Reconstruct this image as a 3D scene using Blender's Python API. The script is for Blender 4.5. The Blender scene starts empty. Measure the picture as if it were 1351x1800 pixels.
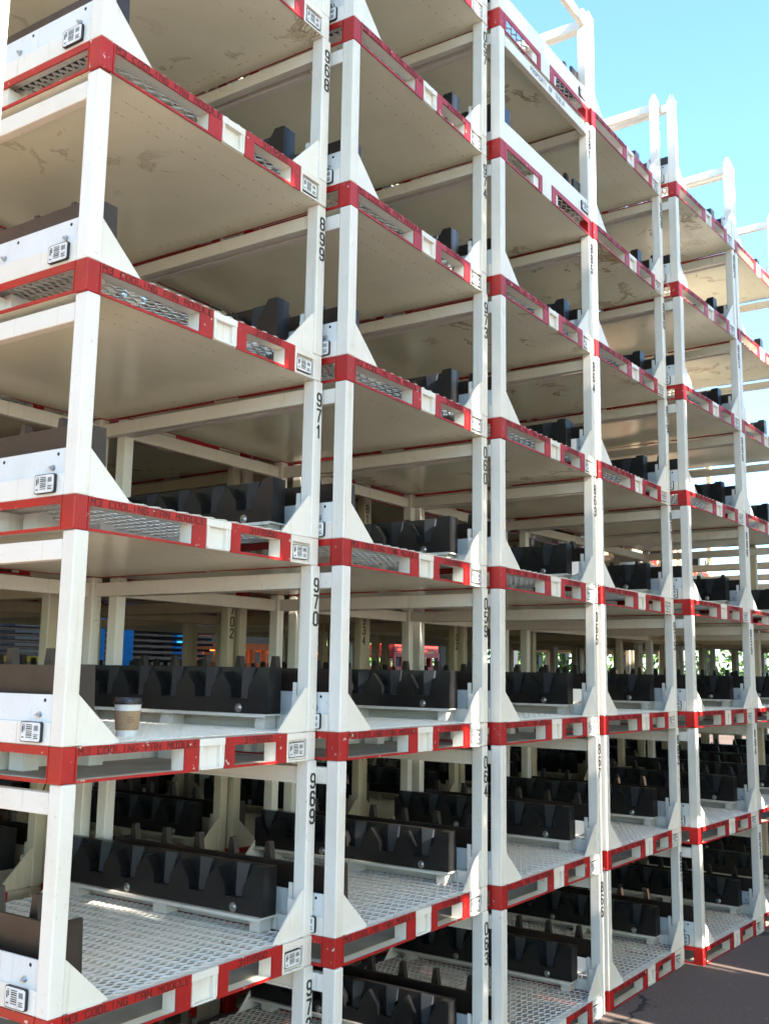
import bpy, bmesh, math, random
from mathutils import Vector, Matrix
random.seed(7)
C = bpy.context.scene
R = math.radians

# ---------------------------------------------------------------- camera
cam_d = bpy.data.cameras.new('camera'); cam = bpy.data.objects.new('camera', cam_d)
C.collection.objects.link(cam); C.camera = cam
cam_d.sensor_fit = 'HORIZONTAL'; cam_d.sensor_width = 36.0; cam_d.lens = 1796.1*36/1351
cam_d.clip_start = .05; cam_d.clip_end = 3000
yaw, pit, rol = .9519, .1548, .0159
fw = Vector((math.sin(yaw)*math.cos(pit), math.cos(yaw)*math.cos(pit), math.sin(pit)))
r0 = Vector((math.cos(yaw), -math.sin(yaw), 0)); u0 = r0.cross(fw)
cr, sr = math.cos(rol), math.sin(rol)
rt = r0*cr+u0*sr; up = -r0*sr+u0*cr
M = Matrix((rt, up, -fw)).transposed().to_4x4(); M.translation = Vector((-1.6034, -2.0815, 1.5216))
cam.matrix_world = M

# ---------------------------------------------------------------- sky, sun, exposure
SUN_EL = R(31); SUN_AZ = R(180+5.5)          # clockwise from +Y
w = bpy.data.worlds.new('World'); C.world = w; w.use_nodes = True
nt = w.node_tree; nt.nodes.clear()
o = nt.nodes.new('ShaderNodeOutputWorld'); b = nt.nodes.new('ShaderNodeBackground'); s = nt.nodes.new('ShaderNodeTexSky')
s.sky_type = 'NISHITA'; s.sun_disc = False; s.sun_elevation = SUN_EL; s.sun_rotation = SUN_AZ
s.air_density = 1.0; s.dust_density = .6; s.ozone_density = 1.0
b.inputs['Strength'].default_value = .10
tn = nt.nodes.new('ShaderNodeMix'); tn.data_type = 'RGBA'; tn.blend_type = 'MULTIPLY'; tn.inputs[0].default_value = 1
nt.links.new(s.outputs[0], tn.inputs[6]); tn.inputs[7].default_value = (.71, .935, 1.04, 1)
nt.links.new(tn.outputs[2], b.inputs[0]); nt.links.new(b.outputs[0], o.inputs[0])
sl = bpy.data.lights.new('sun', 'SUN'); sl.energy = 5.0; sl.angle = R(.53); sl.color = (1, .95, .86)
so = bpy.data.objects.new('sun', sl); C.collection.objects.link(so)
to_sun = Vector((math.sin(SUN_AZ)*math.cos(SUN_EL), math.cos(SUN_AZ)*math.cos(SUN_EL), math.sin(SUN_EL)))
so.rotation_euler = to_sun.to_track_quat('Z', 'Y').to_euler(); so.location = (-3, -12, 9)
C.view_settings.view_transform = 'Standard'; C.view_settings.look = 'None'
C.view_settings.exposure = 2.58; C.view_settings.gamma = 1
C.render.engine = 'CYCLES'
C.cycles.max_bounces = 10; C.cycles.diffuse_bounces = 5; C.cycles.glossy_bounces = 4

C.cycles.filter_width = 1.6
# ---------------------------------------------------------------- materials
def nodes(name):
    m = bpy.data.materials.new(name); m.use_nodes = True
    n = m.node_tree; p = n.nodes['Principled BSDF']; return m, n, p
def N(n, t, **k):
    x = n.nodes.new(t)
    for a, v in k.items(): setattr(x, a, v)
    return x
def noise(n, vec, scale, detail=4, rough=.55, dist=0):
    x = N(n, 'ShaderNodeTexNoise'); x.inputs['Scale'].default_value = scale
    x.inputs['Detail'].default_value = detail; x.inputs['Roughness'].default_value = rough
    x.inputs['Distortion'].default_value = dist
    n.links.new(vec, x.inputs['Vector']); return x
def ramp(n, fac, a, b_, ca=(0,0,0,1), cb=(1,1,1,1)):
    x = N(n, 'ShaderNodeValToRGB'); e = x.color_ramp.elements
    e[0].position = a; e[1].position = b_; e[0].color = ca; e[1].color = cb
    n.links.new(fac, x.inputs[0]); return x
def mix(n, fac, a, b_, blend='MIX'):
    x = N(n, 'ShaderNodeMix', data_type='RGBA', blend_type=blend)
    if isinstance(fac, (int, float)): x.inputs[0].default_value = fac
    else: n.links.new(fac, x.inputs[0])
    for i, v in ((6, a), (7, b_)):
        if isinstance(v, tuple): x.inputs[i].default_value = v
        else: n.links.new(v, x.inputs[i])
    return x.outputs[2]
def objvec(n, scale=7.0):
    tc = N(n, 'ShaderNodeTexCoord'); oi = N(n, 'ShaderNodeObjectInfo')
    ml = N(n, 'ShaderNodeMath', operation='MULTIPLY'); ml.inputs[1].default_value = scale*13
    n.links.new(oi.outputs['Random'], ml.inputs[0])
    ad = N(n, 'ShaderNodeVectorMath', operation='ADD')
    n.links.new(tc.outputs['Object'], ad.inputs[0]); n.links.new(ml.outputs[0], ad.inputs[1])
    return ad.outputs[0], oi
def bump(n, p, h, strength, dist=.002):
    x = N(n, 'ShaderNodeBump'); x.inputs['Strength'].default_value = strength; x.inputs['Distance'].default_value = dist
    n.links.new(h, x.inputs['Height']); n.links.new(x.outputs[0], p.inputs['Normal'])

def m_paint(name, base, rough=.34, dirt=.35):
    m, n, p = nodes(name); v, oi = objvec(n)
    a = noise(n, v, 6, 6); r = ramp(n, a.outputs[0], .5, .8)
    f = noise(n, v, 90, 3); fr = ramp(n, f.outputs[0], .66, .74)
    d = N(n, 'ShaderNodeMath', operation='MULTIPLY'); n.links.new(r.outputs[0], d.inputs[0]); d.inputs[1].default_value = dirt
    c = mix(n, d.outputs[0], base, (base[0]*.74, base[1]*.68, base[2]*.56, 1))
    c = mix(n, fr.outputs[0], c, (base[0]*.8, base[1]*.74, base[2]*.62, 1))
    k = noise(n, v, 34, 5, .7); kr = ramp(n, k.outputs[0], .735, .75)        # rare rust nicks
    c = mix(n, kr.outputs[0], c, (.13, .07, .035, 1))
    tone = ramp(n, oi.outputs['Random'], 0, 1, (.93, .92, .88, 1), (1, 1, 1, 1)); c = mix(n, 1.0, c, tone.outputs[0], 'MULTIPLY')
    sm = noise(n, v, 11, 7, .7, 1.2); c = mix(n, ramp(n, sm.outputs[0], .66, .72).outputs[0], c, (base[0]*.62, base[1]*.56, base[2]*.46, 1))
    mp = N(n, 'ShaderNodeMapping'); mp.inputs['Scale'].default_value = (60, 60, 2.2); n.links.new(v, mp.inputs[0])
    run = noise(n, mp.outputs[0], 1.0, 4, .6); c = mix(n, ramp(n, run.outputs[0], .60, .80).outputs[0], c, (base[0]*.72, base[1]*.64, base[2]*.5, 1))
    n.links.new(c, p.inputs['Base Color']); p.inputs['Roughness'].default_value = rough
    g = noise(n, v, 40, 3); bump(n, p, g.outputs[0], .12, .001)
    return m
WHITE = m_paint('white_paint', (.79, .735, .665, 1))
SHADETONE = m_paint('shade_toned_paint', (.60, .50, .345, 1), .45, .6)  # white rack paint darkened and yellowed to carry the shade of the rear rows
PLATE = m_paint('plate_paint', (.70, .71, .71, 1), .3)

def m_sheet():
    m, n, p = nodes('sheet_paint'); v, oi = objvec(n)
    base = (.88, .85, .68, 1)
    a = noise(n, v, 2.2, 6); r = ramp(n, a.outputs[0], .42, .75)
    c = mix(n, r.outputs[0], base, (.78, .74, .56, 1))
    # ring shaped water stains, strong on some sheets only
    w_ = noise(n, v, 5.5, 7, .62, .7)
    band = N(n, 'ShaderNodeMath', operation='SUBTRACT'); n.links.new(w_.outputs[0], band.inputs[0]); band.inputs[1].default_value = .60
    ab = N(n, 'ShaderNodeMath', operation='ABSOLUTE'); n.links.new(band.outputs[0], ab.inputs[0])
    rr = ramp(n, ab.outputs[0], .0, .022, (1,1,1,1), (0,0,0,1))
    big = noise(n, v, 1.6, 2); br = ramp(n, big.outputs[0], .50, .60)
    mu = N(n, 'ShaderNodeMath', operation='MULTIPLY'); n.links.new(rr.outputs[0], mu.inputs[0]); n.links.new(br.outputs[0], mu.inputs[1])
    th = ramp(n, oi.outputs['Random'], .35, .75); mu2 = N(n, 'ShaderNodeMath', operation='MULTIPLY')
    n.links.new(mu.outputs[0], mu2.inputs[0]); n.links.new(th.outputs[0], mu2.inputs[1])
    c = mix(n, mu2.outputs[0], c, (.22, .13, .05, 1))
    pa = ramp(n, w_.outputs[0], .60, .66); mu3 = N(n, 'ShaderNodeMath', operation='MULTIPLY')
    n.links.new(pa.outputs[0], mu3.inputs[0]); n.links.new(br.outputs[0], mu3.inputs[1])
    mu4 = N(n, 'ShaderNodeMath', operation='MULTIPLY'); n.links.new(mu3.outputs[0], mu4.inputs[0]); n.links.new(th.outputs[0], mu4.inputs[1])
    c = mix(n, mu4.outputs[0], c, (.45, .33, .17, 1))
    # rows of spot weld marks just behind the front and along the sides
    tc = N(n, 'ShaderNodeTexCoord'); sx = N(n, 'ShaderNodeSeparateXYZ'); n.links.new(tc.outputs['Object'], sx.inputs[0])
    for ax, oth, pos in (('Y', (55, 0, 0), .085), ('Y', (38, 0, 0), .15), ('X', (0, 30, 0), .93), ('X', (0, 42, 0), .075)):
        d_ = N(n, 'ShaderNodeMath', operation='SUBTRACT'); n.links.new(sx.outputs[ax], d_.inputs[0]); d_.inputs[1].default_value = pos
        a_ = N(n, 'ShaderNodeMath', operation='ABSOLUTE'); n.links.new(d_.outputs[0], a_.inputs[0])
        l_ = N(n, 'ShaderNodeMath', operation='LESS_THAN'); n.links.new(a_.outputs[0], l_.inputs[0]); l_.inputs[1].default_value = .0013
        mp_ = N(n, 'ShaderNodeMapping'); mp_.inputs['Scale'].default_value = oth; n.links.new(v, mp_.inputs[0])
        z_ = noise(n, mp_.outputs[0], 1.0, 3, .6); zr = ramp(n, z_.outputs[0], .52, .56)
        q_ = N(n, 'ShaderNodeMath', operation='MULTIPLY'); n.links.new(l_.outputs[0], q_.inputs[0]); n.links.new(zr.outputs[0], q_.inputs[1])
        c = mix(n, q_.outputs[0], c, (.30, .23, .12, 1))
    # short scratches lying along the sheet
    mp = N(n, 'ShaderNodeMapping'); mp.inputs['Scale'].default_value = (3, 60, 1); n.links.new(v, mp.inputs[0])
    sc = noise(n, mp.outputs[0], 2.2, 4, .6); sr_ = ramp(n, sc.outputs[0], .715, .735)
    c = mix(n, sr_.outputs[0], c, (.34, .27, .15, 1))
    n.links.new(c, p.inputs['Base Color']); p.inputs['Roughness'].default_value = .22
    g = noise(n, v, 3, 2); bump(n, p, g.outputs[0], .25, .01)
    return m
SHEET = m_sheet()

def m_red():
    m, n, p = nodes('red_paint'); v, oi = objvec(n)
    a = noise(n, v, 9, 5); r = ramp(n, a.outputs[0], .4, .75)
    c = mix(n, r.outputs[0], (.41, .006, .0045, 1), (.30, .008, .006, 1))
    k = noise(n, v, 42, 6, .65); kr = ramp(n, k.outputs[0], .655, .67)
    c = mix(n, kr.outputs[0], c, (.62, .50, .44, 1))
    n.links.new(c, p.inputs['Base Color']); p.inputs['Roughness'].default_value = .42
    bump(n, p, k.outputs[0], .2, .001)
    return m
RED = m_red()
def m_simple(name, col, rough, metal=0, col2=None, scale=30, b_=.0):
    m, n, p = nodes(name); v, oi = objvec(n)
    a = noise(n, v, scale, 5); r = ramp(n, a.outputs[0], .35, .75)
    c2 = col2 or tuple(x*.72 for x in col[:3])+(1,)
    n.links.new(mix(n, r.outputs[0], col, c2), p.inputs['Base Color'])
    p.inputs['Roughness'].default_value = rough; p.inputs['Metallic'].default_value = metal
    if b_: bump(n, p, a.outputs[0], b_)
    return m
BLACK = m_simple('black_plastic', (.010, .0095, .010, 1), .30, col2=(.017, .0155, .0145, 1), scale=14)
GREY = m_simple('sheen_grey_plastic', (.040, .043, .050, 1), .34, scale=14)  # black cup plastic with the sky's reflection put into its colour
BROWN = m_simple('reflection_brown_plastic', (.022, .014, .010, 1), .42, col2=(.040, .026, .018, 1), scale=10)  # black plastic, its brownish reflection painted into the base colour
STEEL = m_simple('zinc_steel', (.55, .58, .60, 1), .28, 1)
INK = m_simple('black_stencil_ink', (.018, .017, .016, 1), .6, col2=(.05, .045, .04, 1), scale=120)
INK2 = m_simple('faded_ink_on_red', (.035, .007, .006, 1), .6, col2=(.17, .011, .008, 1), scale=35)
INK3 = m_simple('faded_ink_on_white', (.16, .16, .19, 1), .6, col2=(.4, .4, .42, 1), scale=60)
FLOOR = m_simple('shade_dark_floor', (.32, .28, .22, 1), .7, col2=(.20, .17, .12, 1), scale=9)  # dark tone paints in the shade below the deck mesh
LABELW = m_simple('label_face', (.78, .77, .74, 1), .4)
LABELB = m_simple('label_backing', (.015, .015, .017, 1), .5)
HOLE = m_simple('dark_hole', (.012, .011, .01, 1), .8)
BLUE = m_simple('blue_paint', (.02, .30, .70, 1), .4)
ORANGE = m_simple('orange_plastic', (.80, .15, .018, 1), .5)
DRED = m_simple('dark_red_plastic', (.40, .03, .02, 1), .5)
DARK = m_simple('dark_cladding', (.035, .038, .045, 1), .6, scale=3)
YEL = m_simple('yellow_paint', (.62, .42, .03, 1), .5)
SILV = m_simple('silver_steel_parts', (.42, .43, .45, 1), .35, .8)

# ---------------------------------------------------------------- mesh helper
class MB:
    def __init__(s): s.bm = bmesh.new()
    def box(s, x0, x1, y0, y1, z0, z1, bev=0, seg=2, mi=0):
        t = bmesh.new() if bev else s.bm
        r = bmesh.ops.create_cube(t, size=1, matrix=Matrix.Translation(((x0+x1)/2, (y0+y1)/2, (z0+z1)/2)) @ Matrix.Diagonal((x1-x0, y1-y0, z1-z0, 1)))
        if bev:
            bmesh.ops.bevel(t, geom=t.edges[:], offset=bev, segments=seg, profile=.5, affect='EDGES')
            s.merge(t, mi)
        elif mi:
            for f in {f for v in r['verts'] for f in v.link_faces}: f.material_index = mi
        return s
    def merge(s, t, mi=0):
        for f in t.faces: f.material_index = mi
        me = bpy.data.meshes.new('tmp'); t.to_mesh(me); t.free(); s.bm.from_mesh(me); bpy.data.meshes.remove(me)
    def prism(s, pts, axis, a, b, mi=0):
        """closed 2-D outline pts extruded along axis 'x','y' or 'z' from a to b"""
        def mk(p, t): return {'x': (t, p[0], p[1]), 'y': (p[0], t, p[1]), 'z': (p[0], p[1], t)}[axis]
        A = [s.bm.verts.new(mk(p, a)) for p in pts]; B = [s.bm.verts.new(mk(p, b)) for p in pts]
        n = len(pts); fs = [s.bm.faces.new(A), s.bm.faces.new(list(reversed(B)))]
        for i in range(n): fs.append(s.bm.faces.new((A[(i+1) % n], A[i], B[i], B[(i+1) % n])))
        for f in fs: f.material_index = mi
        return s
    def cyl(s, c, axis, r0, r1, h, seg=20, mi=0):
        rot = {'x': Matrix.Rotation(R(90), 4, 'Y'), 'y': Matrix.Rotation(R(-90), 4, 'X'), 'z': Matrix.Identity(4)}[axis]
        r = bmesh.ops.create_cone(s.bm, cap_ends=True, segments=seg, radius1=r0, radius2=r1, depth=h,
            matrix=Matrix.Translation(c) @ rot @ Matrix.Translation((0, 0, h/2)))
        for f in {f for v in r['verts'] for f in v.link_faces}: f.material_index = mi
        return s
    def mesh(s, name, *mats, smooth=None):
        bmesh.ops.recalc_face_normals(s.bm, faces=s.bm.faces[:])
        me = bpy.data.meshes.new(name); s.bm.to_mesh(me); s.bm.free()
        for m in mats: me.materials.append(m)
        if smooth:
            for p in me.polygons: p.use_smooth = True
            me.set_sharp_from_angle(angle=R(smooth))
        return me

def put(name, data, parent=None, loc=(0,0,0), rz=0, **props):
    ob = bpy.data.objects.new(name, data); C.collection.objects.link(ob)
    ob.location = loc; ob.rotation_euler = (0, 0, rz)
    if parent: ob.parent = parent
    for k, v in props.items(): ob[k] = v
    return ob

# ---------------------------------------------------------------- stencil lettering
def mir(p): return [(1-x, y) for x, y in p]
def inv(ps): return [[(1-x, 1-y) for x, y in p] for p in ps]
la = [(.4,0),(.2,0),(0,.15),(0,.85),(.2,1),(.4,1)]
nine = [[(.38,.44),(.2,.44),(0,.58),(0,.85),(.2,1),(.4,1)], [(.6,1),(.8,1),(1,.85),(1,.15),(.8,0),(.6,0)], [(.62,.44),(.9,.44)], [(.38,0),(.2,0),(0,.15)]]
e8 = [(.4,1),(.2,1),(0,.86),(0,.66),(.16,.52),(0,.38),(0,.14),(.2,0),(.4,0)]
G = {'0': [la, mir(la)], '9': nine, '6': inv(nine), '1': [[(.2,.78),(.55,1),(.55,0)]],
 '7': [[(0,1),(1,1),(.72,.62)], [(.62,.5),(.35,0)]],
 '2': [[(0,.8),(.2,1),(.4,1)], [(.6,1),(.8,1),(1,.85),(1,.68),(.62,.42)], [(.5,.36),(0,.1),(0,0),(1,0)]],
 '3': [[(0,.85),(.2,1),(.8,1),(1,.86),(1,.62),(.8,.52),(.45,.52)], [(.85,.47),(1,.38),(1,.14),(.8,0),(.2,0),(0,.15)]],
 '4': [[(.78,0),(.78,.24)], [(.78,.36),(.78,1),(0,.3),(1,.3)]],
 '5': [[(1,1),(.06,1),(.03,.56),(.4,.58)], [(.55,.58),(.8,.58),(1,.44),(1,.15),(.8,0),(.2,0),(0,.15)]],
 '8': [e8, mir(e8), [(.25,.52),(.75,.52)]],
 'M': [[(0,0),(0,1),(.5,.45),(1,1),(1,0)]], 'C': [[(1,.85),(.8,1),(.2,1),(0,.85),(0,.15),(.2,0),(.8,0),(1,.15)]],
 'O': [la, mir(la)], 'L': [[(0,1),(0,0),(1,0)]], 'I': [[(.5,1),(.5,0)]], 'N': [[(0,0),(0,1),(1,0),(1,1)]],
 'G': [[(1,.85),(.8,1),(.2,1),(0,.85),(0,.15),(.2,0),(.8,0),(1,.15),(1,.45),(.6,.45)]],
 'F': [[(0,0),(0,1),(1,1)], [(.08,.52),(.8,.52)]], 'A': [[(0,0),(0,.8),(.25,1),(.75,1),(1,.8),(1,0)], [(.1,.42),(.9,.42)]],
 'D': [[(0,.08),(0,.92)], [(.06,1),(.75,1),(1,.8),(1,.2),(.75,0),(.06,0)]], 'U': [[(0,1),(0,.15),(.2,0),(.8,0),(1,.15),(1,1)]],
 'E': [[(1,1),(0,1),(0,0),(1,0)], [(.08,.5),(.8,.5)]], 'R': [[(0,0),(0,1),(.8,1),(1,.85),(1,.62),(.8,.5),(.08,.5)], [(.5,.44),(1,0)]],
 'P': [[(0,0),(0,1),(.8,1),(1,.85),(1,.62),(.8,.5),(.08,.5)]], 'T': [[(0,1),(1,1)], [(.5,.94),(.5,0)]],
 'Y': [[(0,1),(.5,.5),(1,1)], [(.5,.44),(.5,0)]], 'S': [[(1,.85),(.8,1),(.2,1),(0,.85),(0,.64),(1,.38),(1,.15),(.8,0),(.2,0),(0,.15)]], ' ': []}
def strokes(mb, ch, x, z, wd, ht, t, y=0., th=.0008):
    """one glyph, lower left corner at x, z, lying on the plane y and facing -y"""
    k = 0
    for pl in G[ch]:
        for (ax, az), (bx, bz) in zip(pl, pl[1:]):
            a = Vector((x+ax*wd, z+az*ht)); b = Vector((x+bx*wd, z+bz*ht)); d = (b-a)
            if d.length < 1e-6: continue
            d.normalize(); a -= d*t*.32; b += d*t*.32; n = Vector((-d.y, d.x))*t/2
            e = th+.00012*(k % 5); k += 1
            mb.prism([tuple(a+n), tuple(a-n), tuple(b-n), tuple(b+n)], 'y', y, y-e)
def word(mb, text, x, z, ht, wd, gap, t, y=0.):
    for ch in text:
        strokes(mb, ch, x, z, wd, ht, t, y); x += wd+gap
    return x

# ---------------------------------------------------------------- the rack, measured in metres
W, D, P, PW, PD = .995, 1.10, .62, .044, .048
XR = .951                                    # inner face of the right posts
HB = .088                                    # height of the base

def base_mesh():
    m = MB()
    # front beam body behind the painted face
    m.box(.048, XR, .004, .046, .0665, HB-.001)
    for a, b in ((.398, .414), (.47, .574), (.599, .616), (.785, .803)): pass
    for a, b in ((.414, .487), (.557, .616), (.803, .866)): m.box(a, b, .004, .050, .0047, .0663)
    m.box(.487, .557, .016, .050, .0047, .0663)                           # recessed centre channel
    m.box(.470, .574, .0005, .004, .0672, HB-.001)                         # lip above it
    m.box(.474, .480, .0005, .004, .008, .0668); m.box(.566, .572, .0005, .004, .008, .0668)
    m.box(.478, .568, -.0005, .004, .003, .0078)
    # white right end with the label recess
    m.box(.851, XR, .0005, .004, .0672, HB-.001); m.box(.851, .860, .0005, .004, .005, .067)
    m.box(.851, XR, -.0002, .004, .0, .0048); m.box(.8605, XR, .012, .03, .005, .0665)
    m.box(XR+.0003, W-.0015, .0005, PD-.001, .0, HB-.0005, bev=.003)        # white front right corner
    # inner cross members
    for y in (.38, .70): m.box(.05, XR, y, y+.035, .0047, .078)
    for x in (.12, .34, .66, .86): m.box(x, x+.05, .30, .36, .0049, .0775); m.box(x, x+.05, .74, .80, .0049, .0775)
    for a, b in ((.40, .50), (.58, .66)):                                   # blocks seen in the side pockets
        for x0, x1 in ((.006, .05), (W-.05, W-.006)): m.box(x0, x1, a, b, .0052, .0672)
        m.box(a, b, D-.05, D-.006, .0052, .0672)
    m.box(.48, .575, D-.004, D-.001, .002, HB-.002)                          # white centre of the back
    return m.mesh('base_frame', WHITE)
def edge_mesh():
    m = MB()
    m.box(0, PW, 0, PD, 0, HB, bev=.003); m.box(0, PW, D-PD, D, 0, HB, bev=.003); m.box(W-PW, W, D-PD, D, 0, HB, bev=.003)
    def face(f, segs, L):
        for a, b in segs: f(a, b)
    # front: two rings with fork openings
    def ring(a, b, oa, ob, y0, y1, zt=.0645, zb=.0072):
        m.box(a, b, y0, y1, zt, HB); m.box(a, b, y0, y1, 0, zb)
        if oa > a: m.box(a, oa, y0+.0002, y1-.0002, zb, zt)
        if b > ob: m.box(ob, b, y0+.0002, y1-.0002, zb, zt)
    ring(PW+.0005, .470, PW+.006, .414, 0, .0045)
    ring(.574, .851, .616, .803, 0, .0045)
    ring(PW+.0005, .475, PW+.006, .43, D-.0045, D); ring(.58, W-PW-.0005, .61, .93, D-.0045, D)
    def sring(a, b, oa, ob, x0, x1, zt=.067, zb=.009):
        m.box(x0, x1, a, b, zt, HB); m.box(x0, x1, a, b, 0, zb)
        if oa > a: m.box(x0+.0002, x1-.0002, a, oa, zb, zt)
        if b > ob: m.box(x0+.0002, x1-.0002, ob, b, zb, zt)
    for x0, x1 in ((.0, .0045), (W-.0045, W)):
        sring(PD+.0005, .48, PD+.004, .44, x0, x1); sring(.60, D-PD-.0005, .64, D-PD-.01, x0, x1)
    return m.mesh('painted_edge', RED)
def deck_mesh():
    """expanded metal: diamonds 45 x 20 mm"""
    m = MB(); bm = m.bm
    x0, x1, y0, y1 = .05, XR-.003, .008, D-.008; px, py = .050, .0265
    nx = int((x1-x0)/px); ny = int((y1-y0)/py); px = (x1-x0)/nx; py = (y1-y0)/ny
    t = .0025
    def bar(a, b, za, zb):
        d = Vector((b[0]-a[0], b[1]-a[1])); d.normalize(); n = Vector((-d.y, d.x))*t
        q = []
        for p, z in ((a, za), (b, zb)):
            q.append([bm.verts.new((p[0]+n.x*s, p[1]+n.y*s, z+h)) for s, h in ((1,.0024),(1,.0006),(-1,-.0024),(-1,-.0006))])
        for i in range(4): bm.faces.new((q[0][i], q[0][(i+1)%4], q[1][(i+1)%4], q[1][i]))
    for j in range(ny):
        for i in range(nx):
            cx = x0+(i+.5)*px; cy = y0+(j+.5)*py
            L, Rr, T, B = (cx-px/2, cy), (cx+px/2, cy), (cx, cy+py/2), (cx, cy-py/2)
            z = .0915
            bar(L, T, z, z+.001); bar(T, Rr, z+.001, z); bar(Rr, B, z, z+.001); bar(B, L, z+.001, z)
    return m.mesh('deck', WHITE)
def post_mesh(x, y):
    m = MB(); m.box(x, x+PW, y, y+PD, HB+.0003, P-.0012, bev=.0042, seg=3)
    cx, cy = x+PW/2, y+PD/2
    t = bmesh.new(); bmesh.ops.create_cone(t, cap_ends=True, segments=4, radius1=.0275, radius2=.010, depth=.042,
        matrix=Matrix.Translation((cx, cy, P+.0188)) @ Matrix.Rotation(R(45), 4, 'Z'))
    bmesh.ops.bevel(t, geom=t.edges[:], offset=.003, segments=2, affect='EDGES'); m.merge(t)
    return m.mesh('corner_post', WHITE)
def dunnage_profile(n=6, y0=.115, top=.289, bot=.1405, peak=.266):
    pts = [(y0, bot), (y0, top), (y0+.040, top)]
    c = .2375; pitch = .1615
    for i in range(n):
        k = c+i*pitch
        a = top-.01 if i == 0 else peak
        pts += [(k-.0385, .224), (k-.0355, .187), (k+.0355, .187), (k+.0385, .222)]
        if i < n-1: pts += [(k+.0788, .2725), (k+.0828, .2725)]
    e = 1.092
    pts = [p for p in pts if p[0] < e-.012]
    pts += [(e, .26), (e, bot)]
    return pts
def cup_rail():
    m = MB()
    pts = dunnage_profile(); m.prism(pts, 'x', .889, .932)
    m.box(.932, .953, .1152, 1.0918, .1407, .2885)
    for i in range(6):
        k = .2375+i*.1615
        if k > 1.07: break
        v = [m.bm.verts.new(q) for q in ((.906, k-.022, .1872), (.906, k+.006, .1872), (.924, k+.020, .2878), (.924, k-.034, .2878),
             (.9335, k-.022, .1872), (.9335, k+.006, .1872), (.9335, k+.020, .2878), (.9335, k-.034, .2878))]
        for f in ((0,1,2,3), (7,6,5,4), (1,0,4,5), (2,1,5,6), (3,2,6,7), (0,3,7,4)): m.bm.faces.new([v[j] for j in f]).material_index = 1
        m.box(.889, .932, k-.0353, k+.0353, .1860, .1885)
    return m.mesh('dunnage_rail', BLACK, GREY)
def tooth_rail():
    m = MB()
    m.prism([(.050, .1500), (.050, .2845), (.054, .2872), (.130, .2872), (.136, .1500)], 'y', .050, .062)
    m.box(.050, .060, .0622, 1.06, .1502, .2845)
    m.box(.0602, .132, .0624, 1.06, .1504, .172)
    for i in range(6):
        k = .2+i*.1615
        m.prism([(k-.034, .172), (k-.009, .328), (k+.007, .328), (k+.032, .172)], 'x', .098, .122)
        m.box(.0602, .094, k-.010, k+.010, .172, .256)
    m.box(.0602, .132, 1.048, 1.0602, .1722, .28)
    return m.mesh('dunnage_rail', BROWN)
def label_mesh(wd, ht):
    m = MB()
    def rr(a, b, r=.006):
        p = []
        for cx, cz, a0 in ((a-r, b-r, 0), (-(a-r), b-r, 90), (-(a-r), -(b-r), 180), (a-r, -(b-r), 270)):
            for k in range(4): an = R(a0+k*30); p.append((cx+r*math.cos(an), cz+r*math.sin(an)))
        return p
    m.prism(rr(wd/2, ht/2), 'y', 0, -.0075); m.prism(rr(wd/2-.0022, ht/2-.0022), 'y', -.0076, -.0084, mi=1)
    y = -.0085
    def bar(a, b, c, d): m.box(a*wd/2, b*wd/2, y-.0003, y, c*ht/2, d*ht/2, mi=2)
    # small print: short lines, a bar code and a boxed mark
    bar(-.82, -.70, -.1, .55); bar(-.64, -.56, .1, .6); bar(-.82, -.6, -.62, -.5); bar(-.8, -.55, .66, .72)
    for i in range(7): bar(-.40, .18, .62-i*.2, .62-i*.2+.09*(1+(i*7 % 3)*.2))
    for i in range(5): bar(.36+i*.085, .40+i*.085+.01*(i % 2), .12, .62)
    bar(.36, .78, -.30, -.22); bar(.36, .70, -.46, -.38); bar(.36, .78, -.64, -.54)
    return m.mesh('label_plate', LABELB, LABELW, INK)

ME = {}
ME['floor'] = MB().box(.050, XR, .050, D-.05, .0046, .0049).mesh('inner_floor', FLOOR); ME['sheet'] = MB().box(.004, W-.004, .006, D-.006, .002, .0045).mesh('bottom_sheet', SHEET); ME['base'] = base_mesh(); ME['edge'] = edge_mesh(); ME['deck'] = deck_mesh()
ME['posts'] = [post_mesh(0, 0), post_mesh(W-PW, 0), post_mesh(0, D-PD), post_mesh(W-PW, D-PD)]
ME['gl'] = MB().prism([(.0443, HB+.002), (.185, HB+.002), (.181, .097), (.0443, .216)], 'y', .0065, .0115).box(.06, .165, .0025, .0065, HB+.0005, HB+.004).mesh('gusset', WHITE)
ME['gr'] = MB().prism([(XR-.0003, HB+.002), (.812, HB+.002), (.816, .097), (.938, .222), (.943, .226), (XR-.0003, .226)], 'y', .0065, .0115).box(.83, .93, .0025, .0065, HB+.0005, HB+.004).box(.930, .934, .0117, .05, HB+.002, .2).mesh('gusset', WHITE)
for k_, x0 in (('gbl', 0), ('gbr', 1)):
    f_ = (lambda x: W-x) if x0 else (lambda x: x)
    ME[k_] = MB().prism([(f_(.0443), HB+.002), (f_(.182), HB+.002), (f_(.178), .097), (f_(.0443), .220)], 'y', D-.0115, D-.0065).mesh('gusset', WHITE)
ME['tl'] = MB().box(.001, .030, PD+.0003, D-PD-.0003, .546, .598, bev=.003).mesh('top_rail', WHITE)
ME['tr'] = MB().box(W-.030, W-.001, PD+.0003, D-PD-.0003, .546, .598, bev=.003).box(W-.036, W-.0302, PD+.001, D-PD-.001, .5465, .5535).mesh('top_rail', WHITE)
ME['tb'] = MB().box(PW+.0003, W-PW-.0003, D-.030, D-.001, .546, .598, bev=.003).mesh('top_rail', WHITE)
m_ = MB().box(.001, .046, PD+.0003, D-PD-.0003, HB+.0006, .145, bev=.003)
ME['sl'] = m_.mesh('side_rail', WHITE)
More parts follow.
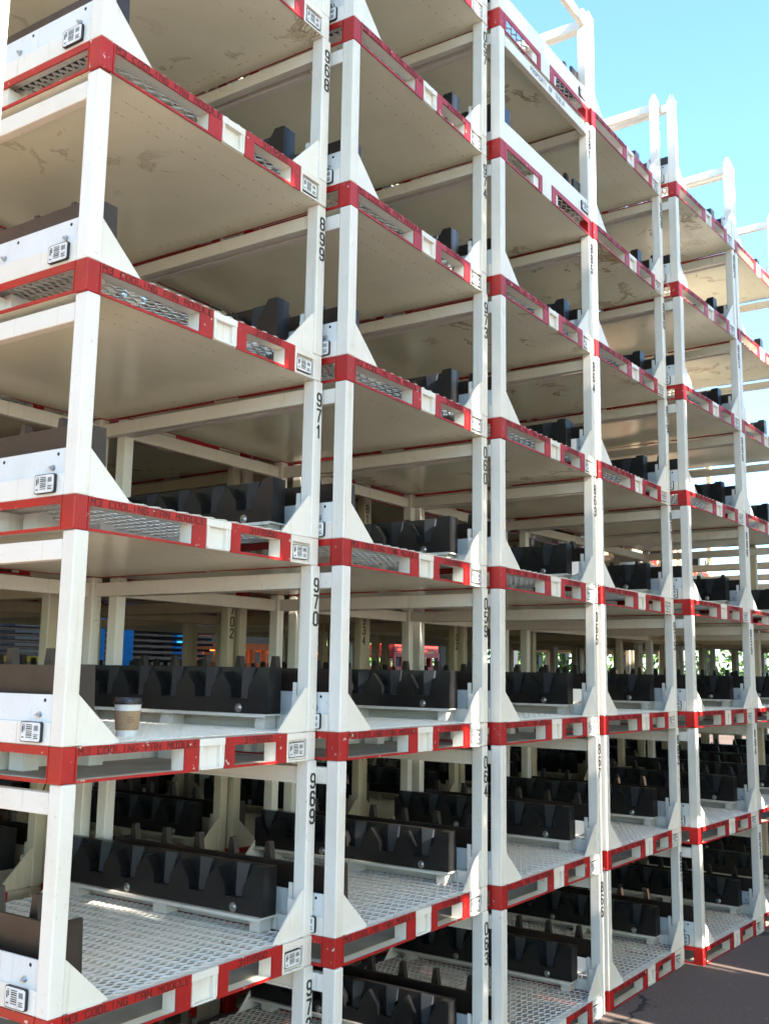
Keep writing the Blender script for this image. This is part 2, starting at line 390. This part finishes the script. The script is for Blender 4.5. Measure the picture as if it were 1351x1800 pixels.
m_ = MB().box(.007, .012, PD+.0005, D-PD-.0005, .1453, .212)
for y in (.082, .305, .55, .80, 1.02): m_.cyl((.0066, y, .198), 'x', .0048, .0048, .0012, 12, mi=1)
ME['pl'] = m_.mesh('side_plate', PLATE, HOLE)
m_ = MB().cyl((.0064, 0, 0), 'x', .009, .009, .0016, 16).cyl((.0, 0, 0), 'x', .0065, .0065, .0066, 6).cyl((-.006, 0, 0), 'x', .003, .0035, .008, 10)
ME['nut'] = m_.mesh('nut', STEEL)
m_ = MB().box(W-.026, W-.012, PD+.0006, D-PD-.0006, HB+.0006, .138, bev=.002).box(.9605, .9655, .056, .074, HB+.0006, .242, bev=.002)
ME['pr'] = m_.mesh('side_plate', WHITE)
ME['shelf'] = MB().box(.872, .955, .112, D-.01, .1355, .1400).box(.872, .8745, .1125, D-.0105, .1300, .1353).box(.895, .950, .132, .172, HB+.006, .1352).box(.895, .950, .54, .60, HB+.006, .1352).box(.895, .950, .98, 1.03, HB+.006, .1352).box(.962, .966, .12, D-.02, HB+.006, .135).mesh('dunnage_shelf', WHITE)
ME['cup'] = cup_rail(); ME['tooth'] = tooth_rail()
m_ = MB().cyl((.8888, 0, 0), 'x', .0125, .0125, .002, 20)
m_ = MB()
t_ = bmesh.new(); bmesh.ops.create_uvsphere(t_, u_segments=20, v_segments=10, radius=.0115, matrix=Matrix.Translation((.8885, 0, 0)) @ Matrix.Diagonal((.45, 1, 1, 1))); m_.merge(t_)
m_.cyl((.8868, 0, 0), 'x', .0145, .0145, .0018, 24)
ME['bolt'] = m_.mesh('bolt', STEEL, smooth=40)
ME['panel'] = MB().box(PW+.0003, W-PW-.0003, D-.014, D-.007, HB+.0006, .190, bev=.002).mesh('back_panel', WHITE)
ME['lf'] = label_mesh(.078, .046); ME['ls'] = label_mesh(.078, .050)
m_ = MB(); word(m_, 'M3 COOLING FAN MODULE', .052, .0672, .0170, .0132, .0066, .0028); ME['t1'] = m_.mesh('lettering', INK2)
m_ = MB(); word(m_, '31FR950', .655, .0674, .0165, .0125, .0058, .0028); ME['t2'] = m_.mesh('lettering', INK2)
m_ = MB(); word(m_, 'PROPERTY OF TESLA', .30, .561, .022, .0135, .0085, .0024); ME['t3'] = m_.mesh('lettering', INK3)

NUMS = {}
def number_mesh(s):
    if s not in NUMS:
        m = MB()
        for i, ch in enumerate(s): strokes(m, ch, W-PW+.0155, P-.044-.041-i*.0545, .0195, .041, .0070, y=-.0002)
        NUMS[s] = m.mesh('stencil_number', INK)
    return NUMS[s]

def rack(loc, rz, label, group, num=None, detail=2, panel=False):
    """detail 2: everything; 1: racks behind; 0: bare frame. One rack = one Empty with its parts"""
    e = put('stacking_rack', None, None, loc, rz, label=label, category='rack', group=group); e.empty_display_size = .1
    put('base_frame', ME['base'], e); put('bottom_sheet', ME['sheet'], e); put('inner_floor', ME['floor'], e); ed = put('painted_edge', ME['edge'], e, label='red painted edge of the base')
    put('deck', ME['deck'], e)
    ps = [put('corner_post', m, e) for m in ME['posts']]
    for k in (('tl', 'tr', 'tb') if detail else ('tl', 'tr')): put('top_rail', ME[k], e)
    put('gusset', ME['gl'], e); put('gusset', ME['gr'], e)
    if detail > 0: put('side_rail', ME['sl'], e); pl = put('side_plate', ME['pl'], e); put('side_plate', ME['pr'], e)
    if detail > 0:
        if panel: put('back_panel', ME['panel'], e)
        else: put('gusset', ME['gbl'], e); put('gusset', ME['gbr'], e)
    if detail > 0:
        put('dunnage_shelf', ME['shelf'], e)
        cu = put('dunnage_rail', ME['cup'], e, label='black plastic rail with notches'); put('dunnage_rail', ME['tooth'], e, label='brownish black plastic rail with pointed teeth')
        for y in (.2375, .7225): put('bolt', ME['bolt'], cu, (0, y, .157))
    if detail > 1:
        put('lettering', ME['t1'], ed); put('lettering', ME['t2'], ed)
        put('lettering', ME['t3'], ed, (W, D+.0, 0), math.pi)
        for y, z in ((.100, .163), (.36, .163)): put('nut', ME['nut'], pl, (0, y, z))
        put('label_plate', ME['lf'], e, (.905+random.uniform(-.002, .002), .0115, .036)).rotation_euler.y = random.uniform(-.03, .03)
        put('label_plate', ME['ls'], e, (-.0002, .112, .121), -math.pi/2)
        if panel: put('label_plate', ME['ls'], e, (.085, D-.0068, .135), math.pi)
    if num: put('stencil_number', number_mesh(num), ps[1])
    if detail == 1:                                  # darker cream on the rows behind paints in their deep shade
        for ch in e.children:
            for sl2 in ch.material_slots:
                if sl2.material in (WHITE, PLATE): sl2.link = 'OBJECT'; sl2.material = SHADETONE
    return e

ORD = ['lowest', 'second', 'third', 'fourth', 'fifth', 'sixth', 'seventh', 'topmost', 'ninth', 'tenth', 'eleventh']
NTH = ['first', 'second', 'third', 'fourth', 'fifth', 'sixth', 'seventh', 'eighth', 'ninth', 'tenth', 'eleventh', 'twelfth', 'thirteenth']
FRONT = [  # x, y, yaw, lean per level, numbers from the ground up
 (0.0,    0.0,    .0239, -.0067, ['972', '969', '970', '971', '899', '968', '967', '966']),
 (1.0008, -.0649, .0303, -.0007, ['063', '064', '059', '060', '973', '974', '057', '056']),
 (2.0171, -.0852, .0178, -.0005, ['866', '867', '065', '863', '864', '885', '081', '082']),
 (3.0370, -.0755, -.0023, -.0069, ['881', '882', '975', '877', '879', '880', '068', '088']),
 (4.052,  -.1643, -.045, -.0085, ['890', '894', '859', '888', '886', '865', '883', '184']),
 (5.062,  -.205,  -.02, -.006, ['', '', '', '', '', '', '', '']),
]
COLN = ['nearest column at the left', 'second column from the left', 'third column from the left', 'fourth column from the left', 'fifth column from the left', 'column cut by the right edge']
G1 = 'white stacking racks in the front row'
for s_, (x, y, th, ln, nums) in enumerate(FRONT):
    for l in range(8):
        jx = random.uniform(-.0008, .0008); jy = random.uniform(-.004, .004)
        num = nums[l]
        lab = f'white rack{" stencilled "+num if num else ""}, {ORD[l]} tier of the {COLN[s_]}'
        X = x+ln*(l-2)+jx; Y = y+jy
        if s_ == 2 and l >= 6:       # these two stand back to front
            lab = f'white rack turned back to front, stencilled {num}, {ORD[l]} tier of the third column'
            c, s2 = math.cos(th), math.sin(th)
            e = rack((X+c*W-s2*D, Y+s2*W+c*D, l*P), th+math.pi, lab, G1, None, 2, True)
            q = put('stencil_number', number_mesh(num), e, (0, D, 0), 0)
            q.parent = [k for k in e.children if k.name.startswith('corner_post')][2]
            q.location = (PW-W+.0, 0, 0); q.rotation_euler = (0, 0, 0)
            q.matrix_parent_inverse = Matrix.Identity(4)
            q.location = (W, D, 0); q.rotation_euler = (0, 0, math.pi)
        else:
            rack((X, Y, l*P), th, lab, G1, num or None)
# second and third rows
G2 = 'white stacking racks in the rows behind'
tiers2 = [8, 8, 8, 8, 8, 7, 7, 7, 7]
for i in range(-2, 9):
    for l in range(tiers2[max(i, 0)]):
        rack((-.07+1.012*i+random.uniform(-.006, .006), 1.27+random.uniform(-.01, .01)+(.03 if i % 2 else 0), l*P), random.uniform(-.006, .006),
             f'shade-toned rack in the second row, {ORD[l]} tier, {NTH[i+2]} column from the left', G2, random.choice(['702', '817', None, None, '934']), 1)
for i in range(-1, 11):
    for l in range(6):
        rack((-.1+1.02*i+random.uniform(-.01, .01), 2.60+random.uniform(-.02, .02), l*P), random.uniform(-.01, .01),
             f'shade-toned rack deep in the third row, {ORD[l]} tier, {NTH[i+1]} column from the left', 'white stacking racks in the third row', None, 1)
for i in range(6, 10):
    for l in range(4):
        rack((-.03+1.012*i, .02, l*P), 0, f"shade-toned rack at the far end, {ORD[l]} tier, {['first', 'second', 'third', 'fourth'][i-6]} column past the right edge column", 'low white racks at the far end', None, 1)
# the row across the aisle, whose shade covers the front
OX, OP = 1.50, 1.13
for i, n_ in enumerate((0, 11, 11, 11, 11, 11, 9)):
    for l in range(n_):
        rack((OX-2*OP+OP*i+(.085 if i == 1 else 0), -2.95, l*P), math.pi, f'white rack in the row across the aisle, {ORD[l]} tier of its {NTH[i]} column', 'racks across the aisle', None, 0)

CONT = m_simple('container_paint', (.16, .20, .22, 1), .5, scale=6)
for k in range(2):  # unseen boxes added to keep bounce from the sunlit ground off the racks
    e = put('blocker_container', None, None, (6.1, -5.6, 2.6*k), 0, label=('lower' if k == 0 else 'upper')+' grey corrugated container added unseen across the aisle to block light', category='container')
    m = MB(); m.box(0, 12.2, 0, 2.4, .02, .15); m.box(0, 12.2, 0, 2.4, 2.44, 2.58)
    for q in range(61): m.box(.1+q*.198, .2+q*.198, 2.33, 2.385, .1503, 2.4397); m.box(.1+q*.198, .2+q*.198, .02, .07, .1503, 2.4397)
    m.box(.02, 12.18, 2.30, 2.34, .1505, 2.4395); m.box(.02, 12.18, .06, .10, .1505, 2.4395); m.box(.02, .06, .1, 2.3, .1505, 2.4395); m.box(12.14, 12.18, .1, 2.3, .1505, 2.4395)
    put('shell', m.mesh('shell', CONT), e)
# ---------------------------------------------------------------- ground
def m_asphalt():
    m, n, p = nodes('asphalt'); tc = N(n, 'ShaderNodeTexCoord'); v = tc.outputs['Object']
    a = noise(n, v, 75, 6, .8); b1 = noise(n, v, .7, 5)
    c = mix(n, ramp(n, a.outputs[0], .35, .7).outputs[0], (.085, .055, .041, 1), (.23, .158, .122, 1))
    c = mix(n, ramp(n, b1.outputs[0], .35, .7).outputs[0], c, (.13, .088, .068, 1), 'MIX')
    vo = N(n, 'ShaderNodeTexVoronoi', feature='DISTANCE_TO_EDGE'); vo.inputs['Scale'].default_value = .55
    dn = noise(n, v, 3, 5); ad = N(n, 'ShaderNodeVectorMath', operation='MULTIPLY_ADD')
    n.links.new(dn.outputs['Color'], ad.inputs[0]); ad.inputs[1].default_value = (.5, .5, .5); n.links.new(v, ad.inputs[2]); n.links.new(ad.outputs[0], vo.inputs['Vector'])
    cr_ = ramp(n, vo.outputs['Distance'], .003, .010, (1,1,1,1), (0,0,0,1))
    c = mix(n, cr_.outputs[0], c, (.018, .015, .013, 1))
    st = noise(n, v, 26, 2, .5); c = mix(n, ramp(n, st.outputs[0], .73, .76).outputs[0], c, (.26, .23, .20, 1))
    n.links.new(c, p.inputs['Base Color']); p.inputs['Roughness'].default_value = .9
    bump(n, p, a.outputs[0], .6, .004); return m
g = MB(); g.box(-60, 60, -40, 16, -.2, 0); put('ground', g.mesh('ground', m_asphalt()), kind='structure')
def m_grass():
    m, n, p = nodes('grass'); tc = N(n, 'ShaderNodeTexCoord')
    a = noise(n, tc.outputs['Object'], 3, 6); c = mix(n, ramp(n, a.outputs[0], .3, .7).outputs[0], (.07, .13, .02, 1), (.15, .22, .05, 1))
    n.links.new(c, p.inputs['Base Color']); p.inputs['Roughness'].default_value = .9; return m
GRASS = m_grass()
g = MB(); g.box(-1500, 1500, -1500, 1500, -.5, -.21); put('field', g.mesh('field', GRASS), kind='structure')

# ---------------------------------------------------------------- coffee cup
cx, cy, cz = .335, .160, 2*P+.0925
e = put('coffee_cup', None, None, (cx, cy, cz), R(20), label='paper coffee cup with black lid and brown sleeve on the rack deck', category='cup')
def lathe(pts, mat, name, seg=48):
    m = MB(); rings = []
    for r, z in pts: rings.append([m.bm.verts.new((r*math.cos(2*math.pi*k/seg), r*math.sin(2*math.pi*k/seg), z)) for k in range(seg)])
    for a, b in zip(rings, rings[1:]):
        for k in range(seg): m.bm.faces.new((a[k], a[(k+1)%seg], b[(k+1)%seg], b[k]))
    m.bm.faces.new(rings[0]); m.bm.faces.new(rings[-1])
    return m.mesh(name, mat, smooth=35)
PAPER = m_simple('cup_paper', (.78, .77, .75, 1), .5); KRAFT = m_simple('kraft_card', (.36, .23, .13, 1), .8, scale=160, b_=.1)
LID = m_simple('lid_plastic', (.02, .018, .018, 1), .3)
put('paper_body', lathe([(.0275, 0), (.0285, .001), (.0290, .006), (.0282, .0065), (.0368, .090), (.038, .0925)], PAPER, 'paper_body'), e)
sl_ = put('sleeve', lathe([(.0306, .0185), (.0310, .0185), (.0362, .071), (.0356, .071)], KRAFT, 'sleeve'), e)
put('lid', lathe([(.0385, .088), (.0398, .0885), (.0400, .0925), (.0385, .094), (.0370, .1035), (.0355, .1055), (.0335, .1055), (.0325, .1015), (.001, .1015)], LID, 'lid'), e)
LOGO = m_simple('sleeve_print', (.20, .12, .06, 1), .8)
m = MB()
for k, (a, b) in enumerate(((0, 12), (14, 20), (24, 30))):
    for q in range(3):
        an0, an1 = R(-150+a), R(-150+b); z0 = .052-q*.006; rr_ = .0306+(z0-.0185)/.0525*.0052+.0006
        m.prism([(rr_*math.cos(an0), rr_*math.sin(an0)), (rr_*math.cos(an1), rr_*math.sin(an1)), ((rr_+.0004)*math.cos(an1), (rr_+.0004)*math.sin(an1)), ((rr_+.0004)*math.cos(an0), (rr_+.0004)*math.sin(an0))], 'z', z0, z0+.0025)
put('print', m.mesh('print', LOGO), sl_)

# ---------------------------------------------------------------- the post at the left edge
ps_ = put('steel_column', None, None, (-1.158, -1.25, 0), R(0), label='white steel column close by at the upper left edge of the picture', category='column')
put('shaft', MB().box(-.05, .05, -.05, .05, .012, 4.2, bev=.006).mesh('shaft', WHITE), ps_)
put('base_plate', MB().box(-.11, .11, -.11, .11, 0, .0118, bev=.002).mesh('base_plate', WHITE), ps_)

# ---------------------------------------------------------------- background stores
def blue_rack(x, y, fill, lab):
    e = put('blue_rack', None, None, (x, y, 0), R(-8), label=lab, category='rack', group='blue racks in the background')
    for px in (0, 1.2):
        for py in (0, .9): put('post', MB().box(px, px+.09, py, py+.09, .0, 2.25, bev=.006).mesh('post', BLUE), e)
    m = MB()
    for z in (.1, 1.12, 2.16):
        m.box(.0903, 1.1997, .003, .087, z, z+.085); m.box(.0903, 1.1997, .903, .987, z, z+.085)
    put('beam', m.mesh('beam', BLUE), e)
    if fill is SILV: put('yellow_bar', MB().box(.0904, 1.1996, .01, .08, 1.55, 1.60).mesh('yellow_bar', YEL), e)
    m = MB()
    for bx in (.16, .56, .86):
        for k in range(34):
            z = .20+k*.055
            if 1.08 < z < 1.22: continue
            m.box(bx, bx+.26+random.uniform(-.02, .02), .2, .75, z, z+.024, mi=0)
    put('stacked_trays', m.mesh('stacked_trays', fill), e)
    return e
blue_rack(3.05, 5.3, SILV, 'blue rack holding silver coiled parts, leftmost in the background')
blue_rack(4.62, 5.2, BLACK, 'blue rack holding black trays, in the background left of centre')
def crate_stack(x, y, n, mat, lab, cat='crates'):
    for k in range(n):
        e = put('slotted_crate', None, None, (x+random.uniform(-.03, .03), y, k*.30), R(random.uniform(-3, 3)), label=ORD[k]+' '+lab, category='crate', group=lab+' group')
        m = MB(); L, Wd, H = 1.1, .9, .29
        m.box(0, L, 0, Wd, 0, .03)
        for (a, b, c, d) in ((0, L, 0, .03), (0, L, Wd-.03, Wd)):
            m.box(a, b, c, d, .0305, .09); m.box(a, b, c, d, .22, H)
            for q in range(7): xx = q*(L-.05)/6; m.box(xx, xx+.05, c+.001, d-.001, .0905, .2195)
        for (a, b) in ((.0, .03), (L-.03, L)):
            m.box(a, b, .0305, Wd-.0305, .0305, .09); m.box(a, b, .0305, Wd-.0305, .22, H)
            for q in range(1, 5): yy = q*.16; m.box(a+.001, b-.001, yy, yy+.05, .0905, .2195)
        put('crate_body', m.mesh('crate_body', mat), e)
crate_stack(6.25, 5.3, 6, ORANGE, 'orange slotted crate in the left hand background stack')
crate_stack(7.65, 5.3, 6, ORANGE, 'orange slotted crate in the right hand background stack')
crate_stack(9.9, 5.9, 7, DRED, 'dark red slotted crate stacked in the background right of the orange ones')
# dark shed behind, with open windows, and green beyond
e = put('open_shed', None, None, (0, 7.4, 0), 0, label='long dark open-sided shed behind the storage yard', category='shed')
put('back_wall', MB().box(-12, 16, 6.0, 6.2, 0, 3.6).mesh('back_wall', DARK), e)
put('roof', MB().prism([(-.3, 3.61), (6.5, 3.61), (6.5, 3.8), (-.3, 4.1)], 'x', -12.2, 34).mesh('roof', DARK), e)
for x in (-1.9, 4, 10, 16, 22, 28, 33.5): put('column', MB().box(x, x+.25, 0, .25, 0, 3.6).mesh('column', DARK), e)
m = MB()
m.box(16.3, 34, 6.0, 6.2, 0, 1.15); m.box(16.3, 34, 6.0, 6.2, 2.35, 3.6)
for x in range(17, 34, 2): m.box(x, x+.3, 6.003, 6.197, 1.1505, 2.3495)
put('window_wall', m.mesh('window_wall', DARK), e)

LEAF = m_simple('leaves', (.07, .15, .025, 1), .7, col2=(.13, .23, .04, 1), scale=2)
BARK = m_simple('bark', (.09, .06, .04, 1), .9)
def tree(x, y, h, lab):
    e = put('broadleaf_tree', None, None, (x, y, -.2), 0, label=lab, category='tree', group='green trees beyond the yard')
    m = MB(); m.cyl((0, 0, 0), 'z', .22, .09, h*.62, 10)
    for k in range(5):
        a = k*1.3; t = bmesh.new()
        bmesh.ops.create_cone(t, cap_ends=True, segments=8, radius1=.08, radius2=.02, depth=h*.4,
            matrix=Matrix.Translation((0, 0, h*(.3+.06*k))) @ Matrix.Rotation(a, 4, 'Z') @ Matrix.Rotation(R(48), 4, 'Y') @ Matrix.Translation((0, 0, h*.2)))
        m.merge(t)
    put('trunk', m.mesh('trunk', BARK), e)
    m = MB(); cl = [(random.gauss(0, h*.18), random.gauss(0, h*.18), h*random.uniform(.3, .95), h*random.uniform(.10, .2)) for _ in range(14)]
    for (a, b, c, r_) in cl:
        for _ in range(170):
            d = Vector((random.gauss(0, 1), random.gauss(0, 1), random.gauss(0, 1))); d.normalize(); d *= r_*random.uniform(.5, 1.05)
            q = Vector((a, b, c))+d; s3 = random.uniform(.07, .16)
            u = Vector((random.gauss(0, 1), random.gauss(0, 1), random.gauss(0, 1))).normalized()*s3
            v = u.cross(Vector((random.gauss(0, 1), random.gauss(0, 1), random.gauss(0, 1)))).normalized()*s3*.6
            m.bm.faces.new([m.bm.verts.new(q+k2) for k2 in (-u, v, u, -v)])
    put('crown', m.mesh('crown', LEAF), e)
m = MB()
for _ in range(26000):
    q = Vector((random.uniform(8, 26), random.uniform(17.5, 19.0), random.uniform(-.1, 1) * 3.2)) if random.random() < .4 else Vector((random.uniform(26, 27.5), random.uniform(-8, 19), random.uniform(-.1, 1) * 3.2)); q.z *= .8+.25*math.sin(q.x*1.3+q.y)+.15*math.sin(q.x*4.1+q.y*2)
    u = Vector((random.gauss(0, 1), random.gauss(0, 1), random.gauss(0, 1))).normalized()*random.uniform(.06, .13); v = u.cross(Vector((random.gauss(0, 1), random.gauss(0, 1), random.gauss(0, 1)))).normalized()*.06
    m.bm.faces.new([m.bm.verts.new(q+k2) for k2 in (-u, v, u, -v)])
tg = put('hedge', m.mesh('hedge', LEAF), label='long leafy green hedge beyond the dark shed', category='hedge')
for k in range(9):
    tree(14+k*5.2, 26+random.uniform(-2, 5), random.uniform(5, 7), f'leafy green tree, {NTH[k]} from the left in the line beyond the shed')
